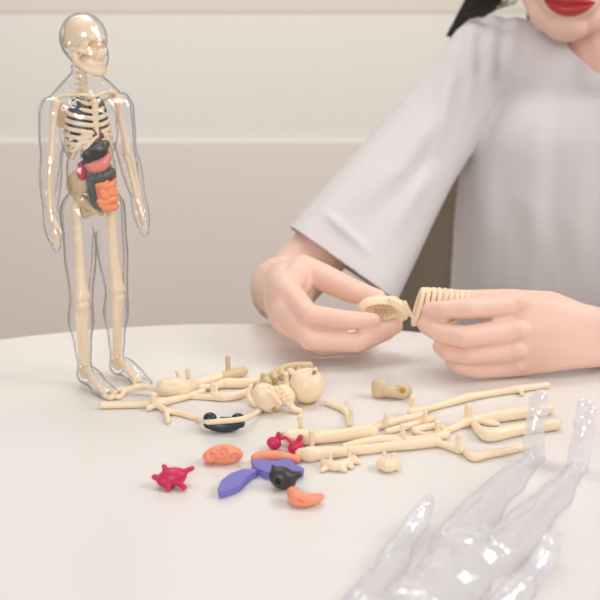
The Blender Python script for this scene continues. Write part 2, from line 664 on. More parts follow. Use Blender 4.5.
for q in (-1, 1):
    c = Shape().chain([((0, -0.75, 22.3), 0.17), ((q * 1.0, -0.75, 22.55), 0.15), ((q * 2.3, -0.1, 22.5), 0.19), ((q * 2.9, 0.15, 22.3), 0.22)])
    fp('clavicle', mould(c, 0.07, 2), M['bone'])
    c = Shape().ell((q * 2.1, 1.15, 20.9), (0.8, 0.16, 1.15), (0.1, q * 0.25, q * 0.6)).cone((q * 1.6, 1.2, 21.4), 0.14, (q * 2.9, 0.5, 22.3), 0.18)
    fp('shoulder_blade', mould(c, 0.07, 2), M['bone'])
    c = Shape().chain([((q * 3.0, 0.1, AZ(22.1)), 0.42), ((q * 3.2, 0.15, AZ(21.4)), 0.30), ((q * 3.5, 0.2, AZ(19.5)), 0.24), ((q * 3.75, 0.15, AZ(18.0)), 0.30), ((q * 3.82, 0.15, AZ(17.55)), 0.40)])
    fp('humerus', mould(c, 0.07, 2), M['bone'])
    c = Shape()
    c.chain([((q * 3.7, 0.2, AZ(17.4)), 0.3), ((q * 3.95, 0.05, AZ(16.0)), 0.16), ((q * 4.3, -0.25, AZ(13.4)), 0.2)])
    c.chain([((q * 4.0, 0.0, AZ(17.3)), 0.26), ((q * 4.3, -0.15, AZ(16.0)), 0.16), ((q * 4.55, -0.35, AZ(13.4)), 0.22)])
    fp('forearm_bones', mould(c, 0.07, 2), M['bone'])
    c = Shape().ell((q * 4.48, -0.4, AZ(12.8)), (0.22, 0.42, 0.4))
    for dy, L in [(-0.42, 10.75), (-0.15, 10.45), (0.12, 10.6), (0.36, 10.95)]:
        c.cone((q * 4.48, -0.45 + dy * 0.7, AZ(12.7)), 0.12, (q * 4.5, -0.75 + dy, AZ(L)), 0.1, 8)
    c.cone((q * 4.42, -0.7, AZ(12.8)), 0.12, (q * 4.2, -1.3, AZ(11.6)), 0.1, 8)
    fp('hand_bones', mould(c, 0.07, 1), M['bone'])
    c = Shape()
    c.ell((q * 1.25, 0.25, 13.95), (0.38, 0.4, 0.4))
    c.chain([((q * 1.25, 0.25, 13.95), 0.3), ((q * 1.75, 0.2, 13.7), 0.42), ((q * 1.72, 0.1, 12.6), 0.40), ((q * 1.78, 0.0, 10.2), 0.40), ((q * 1.85, -0.05, 8.4), 0.52), ((q * 1.85, -0.05, 7.55), 0.74)])
    fp('femur', mould(c, 0.08, 2), M['bone'])
    c = Shape().chain([((q * 1.85, -0.05, 6.75), 0.70), ((q * 1.78, -0.02, 6.0), 0.52), ((q * 1.72, 0.05, 4.2), 0.37), ((q * 1.7, 0.2, 1.9), 0.42)])
    c.chain([((q * 2.3, 0.15, 6.3), 0.2), ((q * 2.2, 0.25, 4.0), 0.15), ((q * 2.1, 0.3, 1.9), 0.2)])
    fp('shin_bones', mould(c, 0.08, 2), M['bone'])
    c = Shape().ell((q * 1.75, 0.35, 1.0), (0.42, 0.6, 0.5)).cone((q * 1.78, 0.0, 1.25), 0.35, (q * 1.85, -1.0, 0.95), 0.28)
    for dx, L in [(-0.36, -2.9), (-0.1, -2.95), (0.14, -2.8), (0.36, -2.55)]:
        c.cone((q * 1.85 + dx * 0.6, -0.8, 0.95), 0.17, (q * (1.9) + dx, L, 0.4), 0.13, 8)
    fp('foot_bones', mould(c, 0.07, 1), M['bone'])
    fp('lung', mould(Shape().ell((q * 0.95, 0.15, 20.4), (0.85, 0.98, 1.9)), 0.09, 2), M['navy'])
# pelvis
pv = Shape()
for q in (-1, 1):
    pv.ell((q * 1.35, 0.35, 15.4), (0.95, 0.22, 1.25), (0.35, q * -0.35, q * 0.7))
    pv.cone((q * 1.3, 0.2, 14.3), 0.5, (q * 0.3, -0.75, 13.3), 0.28)
    pv.cone((q * 1.2, 0.4, 14.0), 0.42, (q * 0.85, 0.2, 12.9), 0.3)
    pv.cone((q * 0.85, 0.2, 12.9), 0.28, (q * 0.2, -0.7, 13.2), 0.22)
pv.ell((0, 0.95, 15.0), (0.75, 0.35, 1.2))
fp('pelvis', mould(pv, 0.08, 3), M['tan_and_shade'])
# organs
fp('heart', mould(Shape().ell((0.15, -0.75, 19.2), (0.85, 0.55, 0.75)), 0.07, 2), M['maroon'])
lv = Shape().ell((-0.15, -0.75, 17.95), (1.35, 0.75, 0.75), (0, -0.15, 0)).ell((0.5, -0.8, 18.5), (0.85, 0.6, 0.55)).ell((-0.9, -0.7, 17.4), (0.55, 0.55, 0.55))
fp('liver', mould(lv, 0.08, 3), M['dark'])
st = Shape().chain([((0.95, -0.8, 17.45), 0.5), ((0.3, -0.95, 16.95), 0.62), ((-0.5, -0.95, 16.85), 0.55), ((-0.95, -0.85, 17.1), 0.35)])
fp('stomach', mould(st, 0.07, 3), M['pink'])
c = Shape()
pts = []
for i in range(12):
    u = i / 11
    pts.append((-0.85 + 2.1 * u, -1.0 - 0.25 * math.sin(u * math.pi), 15.9 + 0.3 * u + 0.07 * math.sin(u * 26)))
c.chain([(p, 0.38 + 0.05 * (i % 2)) for i, p in enumerate(pts)])
c.chain([((-0.85, -0.9, 15.9), 0.36), ((-0.85, -1.05, 15.0), 0.34), ((-0.6, -1.1, 14.0), 0.33), ((0.0, -1.15, 13.45), 0.28)])
c.chain([((1.3, -1.0, 16.2), 0.36), ((1.55, -0.75, 15.0), 0.26), ((1.3, -0.7, 14.0), 0.25)])
fp('large_intestine', mould(c, 0.07, 2), M['grey'])
c = Shape().ell((0.5, -1.0, 14.75), (1.12, 0.58, 1.15)).ell((0.45, -1.05, 13.9), (0.85, 0.5, 0.6))
random.seed(11)
for k in range(16):
    row, colm = divmod(k, 4)
    x0 = -0.35 + 0.57 * colm + (0.28 if row % 2 else 0) * 0.6
    z0 = 15.45 - 0.62 * row + random.uniform(-0.12, 0.12)
    an = random.uniform(-0.9, 0.9) + (1.2 if (row + colm) % 2 else 0)
    L = random.uniform(0.26, 0.38)
    pr = []
    for q_ in (-1, 0, 1):
        x_, z_ = 0.5 + (x0 - 0.5) * 0.85 + L * q_ * math.cos(an) + 0.12 * (q_ == 0) * math.sin(an), z0 + L * 0.6 * q_ * math.sin(an)
        x_ = max(-0.4, min(1.4, x_))
        dpt = max(0.02, 1 - ((x_ - 0.5) / 1.2) ** 2 - ((z_ - 14.55) / 1.75) ** 2)
        pr.append(((x_, -1.0 - 0.52 * math.sqrt(dpt), z_), 0.27))
    c.chain(pr)
fp('small_intestine', mould(c, 0.05, 2), M['orange'])
for q in (-1, 1):
    fp('kidney', mould(Shape().ell((q * 1.25, -0.35, 16.5), (0.45, 0.4, 0.75)), 0.07, 2), M['magenta'])

# ------------------------------------------------------------------ loose clear shell half, on its open side
d = V((-0.53, -0.85, 0)).normalized()
R = Matrix((V((d.y, -d.x, 0)), V((0, 0, -1)), d)).transposed()
ls = bpy.data.objects.new('body_shell_half', front_me.copy())
COL.objects.link(ls)
ls.data.transform(Matrix.Diagonal((0.96, 1.06, 1.06, 1)))
ls.data.materials.clear()
ls.data.materials.append(M['milky'])
feet = PZ(560, 459)
mw = Matrix.Translation(feet + V((0, 0, 0.0034))) @ R.to_4x4()
ls.location = mw.to_translation()
ls.rotation_euler = mw.to_euler()
tag(ls, 'empty clear plastic half body shell lying on table at front right, feet pointing up', 'plastic shell')

# ------------------------------------------------------------------ loose bones on the table
MM = 0.001


def bone(name, label, chains, pegs=(), m='bone', group='loose cream bones on the table', cat='toy bone', extra=None, voxel=0.0007, smooth=3, cut=None):
    """chains: lists of (px, py, radius_mm[, height_mm of the centre]); pegs: (px, py of foot, px, py of top, radius_mm)"""
    s = Shape()
    for ch in chains:
        pr = []
        for q in ch:
            r = q[2] * MM
            z = (q[3] * MM) if len(q) > 3 else r
            pr.append((PZ(q[0], q[1], z), r))
        s.chain(pr)
    for (x0, y0, x1, y1, r) in pegs:
        b = PZ(x0, y0, 0.003)
        tdep = (b - EYE).dot(FWD)
        h = (y0 - y1) / FPX * tdep / CP
        dx = (x1 - x0) / FPX * tdep
        s.tube([b, b + V((dx * 0.5, 0, h * 0.5)), b + V((dx, 0, h))], [r * MM] * 3, 12, 2)
    if extra:
        extra(s)
    o = put(name, mould(s, voxel, smooth, cut), M[m])
    tag(o, label, cat, group)
    return o


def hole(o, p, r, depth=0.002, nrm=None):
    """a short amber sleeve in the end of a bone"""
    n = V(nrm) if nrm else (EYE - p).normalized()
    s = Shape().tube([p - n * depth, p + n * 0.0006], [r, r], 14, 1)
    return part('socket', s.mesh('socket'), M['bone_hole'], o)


# far left cluster
bone('forearm_bone', 'thin straight cream rod bone in front of clear model feet, collared at its right end',
     [[(102, 405, 3.0), (125, 405, 2.6), (150, 404, 2.8), (156, 403, 4.2), (172, 400, 3.0), (188, 396, 2.6, 3), (203, 391, 2.4, 4)], [(156, 403, 3.5), (149, 408, 2.6)]],
     [(155, 406, 154, 394, 2.2)])
bone('wavy_bone', 'thin wavy cream bone running from forked collar to front of slate organ',
     [[(159, 406, 2.6), (168, 411, 2.4), (178, 413, 2.1), (189, 416, 2.0), (198, 419, 1.9), (206, 422, 1.9, 8), (222, 421, 2.1, 10), (242, 419, 2.1, 10), (254, 414, 1.8, 6), (262, 409, 1.7)],
      [(166, 411, 2.4), (168, 421, 2.2)]])
bone('foot_bone', 'looped cream bone by toes of clear model, arching right to bone cluster',
     [[(104, 395, 2.4), (107, 390, 2.0, 4), (113, 392, 2.0, 4), (111, 398, 2.2), (104, 395, 2.4)], [(114, 395, 2.2), (119, 389, 2.0, 4), (124, 392, 2.2), (119, 397, 2.2), (114, 395, 2.2)],
      [(123, 391, 2.5, 4), (133, 388, 2.4, 6), (143, 386, 2.3, 7), (156, 389, 2.3, 6), (172, 393, 2.4, 4), (190, 396, 2.4), (212, 397, 2.6), (224, 397, 3.4), (238, 395, 3.4), (249, 391, 3.0)]],
     [(135, 389, 135, 378, 1.7)])
bone('thigh_bone', 'cream bone with a blunt thick head, lying behind others, peg and tan-painted shade at far end',
     [[(166, 388, 8.0, 8), (180, 388, 8.3, 8), (188, 387, 6, 7), (196, 384, 4.0, 5), (210, 380, 3.6, 5), (224, 376, 4.0, 5), (233, 374, 4.4, 5), (243, 371, 3.6, 5)]],
     [(179, 380, 177, 371, 1.6), (189, 383, 188, 369, 1.9), (228, 373, 228, 360, 1.9)])
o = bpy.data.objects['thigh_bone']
tp = Shape().chain([(PZ(223, 376.5, 0.005), 0.0043), (PZ(233, 374, 0.005), 0.0048), (PZ(243.5, 371, 0.005), 0.0040)]).tube([PZ(228, 373, 0.006), PZ(228, 373, 0.006) + V((0, 0, 0.0135))], [0.0022, 0.0021], 12, 2)  # sleeve over the far end, its darker tan stands for shade
part('bone_end_shade', mould(tp, 0.0006, 2), M['tan_and_shade'], o)['label'] = 'end with peg, shade painted in tan'
bone('branched_bone', 'branching cream bone with a knotted middle, left of upturned jaw piece',
     [[(186, 392, 2.6), (196, 388, 2.6), (212, 387, 2.7), (222, 384, 3.6), (228, 383, 4.2), (242, 383, 4.2), (258, 381, 4.0), (268, 379, 3.4)], [(214, 388, 3), (216, 395, 2.8), (222, 397, 2.8)]],
     [(213, 396, 213, 384, 2.1)])


def spine_extra(s):
    path = [(262, 379), (267, 372), (274, 367), (282, 364), (291, 363), (299, 364), (306, 364)]
    for i, (x, y) in enumerate(path):
        c = PZ(x, y + 11, 0.0105)
        s.ell(c, (0.0042, 0.0045, 0.0052), n=12, m=8)
        s.cone(c, 0.0018, c + V((0.001, -0.0042, 0.002)), 0.0015, 8)
        s.cone(c, 0.002, c + V((0, 0.002, 0.0048)), 0.0016, 8)


o = bone('spine_piece', 'curved knobbly tan spine piece arched behind cream skull cap',
         [[(259, 385, 3.5), (266, 379, 3.6, 6), (274, 373, 3.0, 9), (283, 368, 3.0, 10), (293, 366, 3.2, 10.5), (302, 366, 3.6, 10.5), (309, 366, 3.8, 10.5)]], [(262, 388, 263, 374, 2.0)], m='tan_and_shade', extra=spine_extra)
hole(o, PZ(308, 364, 0.0105) + V((0.001, -0.0042, 0.001)), 0.0013)


def skull_extra(s):
    c = PZ(307, 401, -0.001)
    for k in range(-2, 1):
        s.cone(c + V((-0.011 + 0.004 * k * 0.3, 0.001 * k, 0.024)), 0.0016, c + V((-0.012 + 0.0012 * k, 0.002 * k, 0.0285)), 0.0011, 8)
    s.cone(c + V((0.0045, -0.004, 0.0255)), 0.0036, c + V((0.005, -0.005, 0.0275)), 0.0032)


c0 = PZ(307, 402, 0.0)
s = Shape().ell(c0 + V((0, 0, 0.0139)), (0.0139, 0.0139, 0.0139))
skull_extra(s)
me = mould(s, 0.0007, 3, Shape().ell(c0 + V((-0.0045, 0.002, 0.0300)), (0.0115, 0.0115, 0.0062)))
o = put('skull_cap', me, M['bone'])
tag(o, 'round cream skull cap like a ball, open on top, behind jaw piece', 'toy skull', 'loose cream bones on the table')
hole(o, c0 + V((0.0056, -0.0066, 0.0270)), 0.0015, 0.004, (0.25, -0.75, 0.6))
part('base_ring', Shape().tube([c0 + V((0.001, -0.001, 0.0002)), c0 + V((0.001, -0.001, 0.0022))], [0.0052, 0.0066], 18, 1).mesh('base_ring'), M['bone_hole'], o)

# face and jaw piece
fc = PZ(270, 412, 0.0)
s = Shape()
s.ell(fc + V((-0.002, 0, 0.0115)), (0.0100, 0.0085, 0.0135), (0, -0.75, 0.3))
s.ell(fc + V((0.011, 0.004, 0.0115)), (0.0078, 0.006, 0.0095), (0, -0.55, 0.2))
s.chain([(fc + V((-0.001, -0.006, 0.022)), 0.0016), (fc + V((0.003, -0.007, 0.016)), 0.0019), (fc + V((0.008, -0.006, 0.0095)), 0.0017)])
for i in range(4):
    for j in range(3):
        s.ell(fc + V((0.0075 + 0.0028 * i, -0.0022 + 0.0004 * i, 0.0165 - 0.003 * i - 0.0033 * j + 0.004)), (0.0016, 0.002, 0.0016), n=10, m=6)
s.chain([(fc + V((0.014, 0.0, 0.0075)), 0.0030), (fc + V((0.018, -0.002, 0.0035)), 0.0026), (fc + V((0.0225, -0.004, 0.0026)), 0.0022)])
cut = Shape().ell(fc + V((-0.001, -0.008, 0.0215)), (0.0042, 0.004, 0.0022), (0, 0.6, 0))
o = put('jaw_piece', mould(s, 0.0006, 2, cut), M['bone'])
tag(o, 'cream face and jaw piece resting on its chin, left of round skull cap', 'toy skull', 'loose cream bones on the table')
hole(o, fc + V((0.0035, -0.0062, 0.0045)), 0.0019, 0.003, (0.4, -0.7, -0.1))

bone('hooked_bone', 'small hook-shaped cream bone against left side of jaw piece',
     [[(251, 386, 2.2, 12), (249, 392, 2.4, 8), (250, 399, 2.4, 4), (255, 405, 2.2)]])
bone('collar_bone', 'short cream rod bone with upright peg, between spine piece and jaw piece',
     [[(256, 391, 2.6, 4), (270, 390, 2.8, 5), (288, 387, 2.8, 5)]], [(286, 388, 286, 374, 2.2)])

# pelvis piece with a hole
s = Shape()
pc = PZ(390, 391, 0.0)
s.ell(PZ(380, 389, 0.007), (0.0068, 0.006, 0.0085), (0.2, 0.35, 0))
s.ell(PZ(376, 384, 0.010), (0.0038, 0.004, 0.0035))
s.cone(PZ(382, 390, 0.006), 0.0052, PZ(402, 393, 0.005), 0.0048)
s.ell(PZ(402, 391, 0.0065), (0.0062, 0.0052, 0.0065), (0, 0.3, 0))
s.ell(PZ(407, 391, 0.0045), (0.0042, 0.0045, 0.0045))
o = put('pelvis_piece', mould(s, 0.0007, 3), M['tan_and_shade'])
tag(o, 'lumpy tan hip piece with round socket hole, alone beneath the two hands', 'toy bone', 'loose cream bones on the table')
hole(o, PZ(402, 388, 0.0095) + V((0, -0.0045, 0)), 0.0024, 0.003)

# centre cluster
o = bone('thigh_bone', 'thick cream thigh bone with ringed left end, topmost of the central pair',
     [[(290, 437, 5.6, 6), (300, 437, 5.8, 6), (310, 437, 5.4, 6), (320, 437, 4.6, 5), (342, 435, 4.6, 5), (360, 433, 5.6, 6), (370, 432, 6.4, 6.4)]],
     [(301, 430, 300, 416, 2.1), (312, 446, 311, 431, 2.0)])
hole(o, PZ(289, 436, 0.006) + V((-0.005, -0.001, 0)), 0.0026, 0.002, (-1, -0.2, 0))
bone('shin_bone', 'cream shin bone with flattened left end touching magenta kidneys, lower of central pair',
     [[(301, 454, 4.2, 4), (311, 454, 5.4, 5), (322, 453, 4.6, 4.6), (350, 451, 3.6), (385, 447, 3.5), (415, 444, 3.8), (436, 441, 4.2)], [(345, 447, 3.0), (368, 442, 3.6), (392, 440, 4.2), (398, 441, 3.6)]])
bone('hand_bone', 'pale knobbly hand bones with two pegs in front of central shin bone',
     [[(324, 463, 3.0), (334, 466, 3.4), (345, 464, 3.2), (354, 459, 2.8)], [(330, 466, 2.4), (322, 470, 1.8)], [(338, 467, 2.4), (345, 470, 1.8)], [(350, 461, 2.2), (359, 462, 1.8)], [(346, 462, 2.2), (352, 467, 1.8)]],
     [(331, 464, 330, 453, 1.5), (350, 460, 349, 448, 1.5)])
bone('ankle_bone', 'small cream ankle lump with two pegs, in front of the shin bone middle',
     [[(382, 464, 4.0), (389, 466, 4.4), (396, 463, 3.8)], [(382, 462, 2.6), (379, 467, 2)], [(395, 466, 2.4), (398, 468, 2.0)]],
     [(385, 463, 384, 453, 1.6), (394, 464, 394, 454, 1.7)])
bone('finger_bone', 'small forked cream bone with two pegs standing between skull cap and hip piece',
     [[(327, 403, 2.2), (336, 406, 2.4), (343, 409, 2.6), (348, 415, 2.5), (350, 424, 2.3)]],
     [(346, 409, 347, 400, 1.7), (350, 424, 351, 409, 1.8)])
# right cluster
bone('upper_arm_bone', 'long slim cream arm bone pointing to right under the right-side hand',
     [[(411, 412, 3.2, 4), (420, 410, 3.0, 4), (437, 406, 2.6), (458, 400, 3.2), (468, 397, 3.4), (486, 394, 2.8), (505, 391, 2.8), (518, 389, 3.2), (532, 387, 2.7), (547, 385, 2.8)], [(520, 390, 2.0), (522, 394, 1.9)]],
     [(412, 412, 412, 397, 2.3)])
bone('rib_bone', 'curved cream branching bone with a peg, left of long slim arm bone',
     [[(372, 429, 2.6), (384, 424, 3.2), (400, 420, 2.9), (414, 417, 2.9), (424, 414, 3.0)], [(388, 431, 2.4), (408, 426, 2.8), (424, 421, 2.8), (432, 418, 2.6)]],
     [(385, 426, 386, 414, 2.0), (425, 423, 425, 411, 2.0)])
bone('forked_bone', 'flat forked cream bone with two upright pegs, in middle of right cluster',
     [[(402, 441, 3.0), (415, 440, 3.0), (432, 438, 3.2), (446, 434, 3.4)], [(414, 430, 2.4), (426, 427, 2.5), (438, 426, 2.6), (446, 432, 2.6)], [(416, 432, 2.2), (428, 436, 2.3), (440, 436, 2.6)]],
     [(403, 441, 402, 425, 2.0), (438, 436, 437, 422, 2.2)])
bone('pelvis_bone', 'cream bone with a stout upright peg, sweeping right into the clear feet',
     [[(448, 430, 2.6), (458, 426, 2.8), (468, 421, 4.0), (480, 419, 3.6), (500, 416, 4.6), (525, 412, 5.0), (548, 409, 4.6)], [(476, 420, 2.2), (488, 423, 2.0), (498, 424, 1.8)]],
     [(468, 422, 468, 406, 2.9)])
bone('lower_leg_bone', 'bent cream leg bone whose knee faces left, behind loose clear shell',
     [[(474, 424, 2.8), (480, 431, 3.8), (487, 435, 4.6), (497, 434, 5.0), (515, 430, 4.6), (535, 427, 4.4), (556, 424, 4.6)]])
bone('small_leg_bone', 'thin cream bone with an elbow kink and peg, nearest loose clear shell',
     [[(438, 443, 2.8), (448, 446, 2.6), (458, 450, 2.6), (464, 450, 2.4), (469, 455, 2.8), (476, 457, 3.2), (490, 454, 2.8), (510, 450, 2.8), (534, 444, 2.8)]],
     [(458, 450, 458, 434, 2.1)])

# ------------------------------------------------------------------ loose organs
OG = 'loose toy organs on the table'


def organ(name, label, shape, m, voxel=0.0007, smooth=4, cut=None):
    o = put(name, mould(shape, voxel, smooth, cut), M[m])
    return tag(o, label, 'toy organ', OG)


s = Shape()
h = PZ(172, 486)
s.ell(h + V((0.0005, 0, 0.0064)), (0.0096, 0.0068, 0.0060), (0, -0.2, 0))
s.ell(h + V((-0.004, -0.001, 0.0048)), (0.0058, 0.0055, 0.0046))
s.cone(h + V((-0.006, -0.001, 0.0055)), 0.0024, h + V((-0.0105, -0.002, 0.0072)), 0.0021)
s.cone(h + V((-0.003, 0.002, 0.009)), 0.0021, h + V((-0.005, 0.003, 0.0122)), 0.0018)
s.cone(h + V((0.006, 0.002, 0.008)), 0.0021, h + V((0.0128, 0.004, 0.0105)), 0.0017)
s.cone(h + V((0.005, -0.004, 0.004)), 0.0022, h + V((0.0085, -0.007, 0.0025)), 0.0020)
s.cone(h + V((-0.003, -0.004, 0.004)), 0.0022, h + V((-0.001, -0.008, 0.0022)), 0.0020)
organ('heart', 'magenta heart with stubby vessels, leftmost of the scattered organs', s, 'magenta')

s = Shape()
b = PZ(223, 462)
s.ell(b + V((0.001, 0, 0.0055)), (0.0125, 0.007, 0.0068))
s.ell(b + V((-0.0075, -0.001, 0.0045)), (0.0062, 0.006, 0.0045))
for (cx, cz, r0) in ((-0.0068, 0.0068, 0.0036), (0.0005, 0.009, 0.004), (0.0072, 0.0062, 0.004)):
    pts = []
    for i in range(18):
        a = i / 17 * 2 * math.pi * 1.3
        r = r0 * 1.1 * (1 - i / 20)
        x_, z_ = cx + r * math.cos(a), cz + r * 0.85 * math.sin(a)
        k1_ = max(0.05, 1 - ((x_ - 0.001) / 0.0128) ** 2 - ((z_ - 0.0055) / 0.0071) ** 2)
        k2_ = max(0.05, 1 - ((x_ + 0.0075) / 0.0064) ** 2 - ((z_ - 0.0045) / 0.0047) ** 2)
        pts.append((b + V((x_, -max(0.007 * math.sqrt(k1_), 0.001 + 0.006 * math.sqrt(k2_)) - 0.0005, z_)), 0.00095))
    s.chain(pts, 8)
cut = Shape().box(b + V((0.009, -0.006, -0.001)), (0.008, 0.01, 0.005))
organ('brain_half', 'peach brain half with curled folds, between heart and slate organ', s, 'peach', 0.0004, 1)

s = Shape().prism([(217, 489), (221, 480), (230, 473), (243, 468.5), (259, 468.5), (252, 473), (246, 477.5), (242, 483), (235, 487), (226, 490), (219, 492)], 0.0, 0.0055, 0.05)
organ('lung', 'violet-blue leaf-shaped lung lying apart, left of charcoal organ', s, 'violet', 0.0006, 4)
s = Shape().prism([(250, 459), (262, 458.5), (276, 460), (287, 457), (296, 463), (305, 468.5), (294, 474), (280, 474), (264, 471), (254, 466)], 0.0, 0.0058, 0.05)
organ('lung', 'violet-blue wedge-shaped lung leaning between peach strip and charcoal organ', s, 'violet', 0.0006, 4)
s = Shape().chain([(PZ(256, 458, 0.004), 0.0036), (PZ(264, 456, 0.0045), 0.0042), (PZ(280, 456.5, 0.004), 0.0038), (PZ(297, 459, 0.003), 0.0028)])
organ('pancreas', 'long peach-pink strip organ lying behind violet wedge lung', s, 'peach')
s = Shape()
lc = PZ(284, 488)
s.ell(lc + V((-0.0008, 0, 0.0070)), (0.0092, 0.007, 0.0072), (0, 0.45, 0))
s.cone(lc + V((-0.005, 0.001, 0.011)), 0.0028, lc + V((-0.0068, 0.001, 0.0145)), 0.0014)
s.cone(lc + V((0.003, 0, 0.007)), 0.0048, lc + V((0.0092, 0.001, 0.0088)), 0.0024)
organ('liver', 'charcoal pointed organ with a small hole, touching violet wedge lung', s, 'dark', 0.0006, 3, Shape().ell(lc + V((-0.0035, -0.0068, 0.0078)), (0.0016, 0.003, 0.0022)))
s = Shape().chain([(PZ(293, 493, 0.0055), 0.0042), (PZ(297, 498, 0.005), 0.005), (PZ(306, 500, 0.0045), 0.0045), (PZ(315, 499, 0.0042), 0.0036), (PZ(320, 497, 0.004), 0.0026)])
organ('stomach', 'small curved peach stomach, nearest the camera of the scattered organs', s, 'peach', 0.0006, 3, Shape().ell(PZ(300, 499.5, 0.0055) + V((0, -0.0042, 0.0006)), (0.0036, 0.0030, 0.0012), (0, 0.3, 0)))
s = Shape()
k0, k1 = PZ(274, 449), PZ(294, 453)
s.ell(k0 + V((0, 0, 0.0045)), (0.0052, 0.0042, 0.0044), (0, 0.3, 0))
s.ell(k1 + V((0.001, 0, 0.0045)), (0.0058, 0.0044, 0.0042), (0, -0.5, 0))
s.cone(k0 + V((0.002, 0, 0.007)), 0.0018, k0 + V((0.0032, 0, 0.0115)), 0.0015)
s.cone(k1 + V((0.002, 0, 0.007)), 0.0020, k1 + V((0.0045, 0, 0.0118)), 0.0019)
s.chain([(k0 + V((0.003, 0, 0.0072)), 0.0013), (k0 + V((0.0078, 0.0005, 0.0084)), 0.0012), (k1 + V((-0.0005, 0, 0.0062)), 0.0013)])
organ('kidney_pair', 'magenta pair of kidneys joined by a thin arch, beside ringed thigh bone', s, 'magenta', 0.0005, 3)
s = Shape()
s.ell(PZ(224, 426, 0.0045), (0.0125, 0.005, 0.0045))
s.ell(PZ(210, 418, 0.0095), (0.0050, 0.0045, 0.0042))
s.ell(PZ(238, 418, 0.0095), (0.0048, 0.0042, 0.0036))
s.cone(PZ(208, 424, 0.006), 0.0035, PZ(224, 425, 0.006), 0.0030)
s.cone(PZ(224, 425, 0.006), 0.0030, PZ(241, 424, 0.006), 0.003)
s.box(PZ(226, 419, 0.0105), (0.009, 0.002, 0.003))
organ('large_intestine', 'dark slate glossy organ under a thin wavy bone, behind peach brain', s, 'slate', 0.0006, 3)

# ------------------------------------------------------------------ chair behind the table
ch = empty('chair', (0.345, 1.30, FLOOR))
tag(ch, 'taupe upholstered chair behind the person, glimpsed under the raised sleeve', 'chair')
sb = Shape().box((0.345, 1.345, -0.09), (0.50, 0.05, 0.38))
part('backrest', mould(sb, 0.006, 6), M['chair'], ch)
sb = Shape().box((0.345, 1.20, -0.364), (0.46, 0.32, 0.06))
part('seat', mould(sb, 0.006, 6), M['chair'], ch)
for lx in (0.15, 0.54):
    for ly in (1.07, 1.34):
        part('leg', Shape().cone((lx, ly, -0.388), 0.016, (lx, ly, FLOOR + 0.012), 0.012).mesh('leg'), M['floor'], ch)

# ------------------------------------------------------------------ the person
pe = empty('person', (0.335, 1.2, FLOOR))
tag(pe, 'person in white t-shirt with red lips, fitting two cream toy pieces together', 'person')


def finger(s, pts, n=16):
    for i in range(len(pts) - 1):
        s.cone(P(*pts[i][:3]), pts[i][3] * MM, P(*pts[i + 1][:3]), pts[i + 1][3] * MM, n)


# image-left arm: elbow behind the table rim, hand pinching over the table
s = Shape()
SH_R = P(487, 66, 1.17)
EL_R = P(283, 292, 1.06)
WR_R = P(286, 291, 0.925)
s.cone(SH_R, 0.036, EL_R, 0.032)
s.cone(EL_R, 0.034, P(282, 288, 1.00), 0.032)
s.cone(P(282, 288, 1.00), 0.032, WR_R, 0.0225)
# wrist is flatter than deep
s.cone(P(287, 280, 0.925), 0.021, P(286, 304, 0.92), 0.021)
wr = (287, 290, 0.915, 22)
idx = [(287, 290, 0.866, 11.5), (309, 315, 0.846, 9.4), (345, 320, 0.846, 8.4), (373, 321, 0.856, 7.2)]
mid = [(286, 310, 0.862, 11.5), (310, 340, 0.846, 9.4), (357, 343, 0.850, 8.4), (395, 326, 0.864, 7.2)]
rin = [(286, 323, 0.868, 10.5), (321, 346, 0.862, 8.6), (358, 344, 0.868, 8.0), (388, 332, 0.880, 7.0)]
pin = [(288, 328, 0.882, 9.5), (322, 342, 0.884, 8.0), (350, 341, 0.890, 7.2), (370, 334, 0.898, 6.4)]
for f in (idx, mid, rin, pin):
    finger(s, f)
    s.cone(P(wr[0], wr[1], wr[2]), 0.018, P(*f[0][:3]), f[0][3] * MM * 1.05)
s.cone(P(286, 284, 0.905), 0.019, P(286, 312, 0.885), 0.0165)
kn = [idx[0], mid[0], rin[0], pin[0]]
for k in range(25):
    u = k / 8.0
    i0 = min(2, int(u))
    w_ = u - i0
    q = [kn[i0][c_] + (kn[i0 + 1][c_] - kn[i0][c_]) * w_ for c_ in range(4)]
    wy = 281 + (304 - 281) * u / 3
    s.chain([(P(q[0], q[1], q[2] + 0.001), q[3] * MM), (P(283, (q[1] + wy) / 2, 0.886), 0.0135), (P(285, wy, 0.915), 0.0165)])
finger(s, [(290, 279, 0.912, 18), (303, 270.5, 0.908, 14.5), (322, 277, 0.898, 12.6), (352, 291, 0.882, 11.0), (378, 298, 0.872, 7.8)])
s.cone(P(301, 271, 0.906), 0.013, P(290, 288, 0.872), 0.0105)
s.cone(P(311, 275, 0.902), 0.009, P(297, 292, 0.884), 0.009)
s.cone(P(286, 296, 0.885), 0.014, P(287, 318, 0.876), 0.012)
# image-right arm
s2 = Shape()
Q = 0.956


def P2(x, y, t_):
    return P(x, y, t_ * Q)


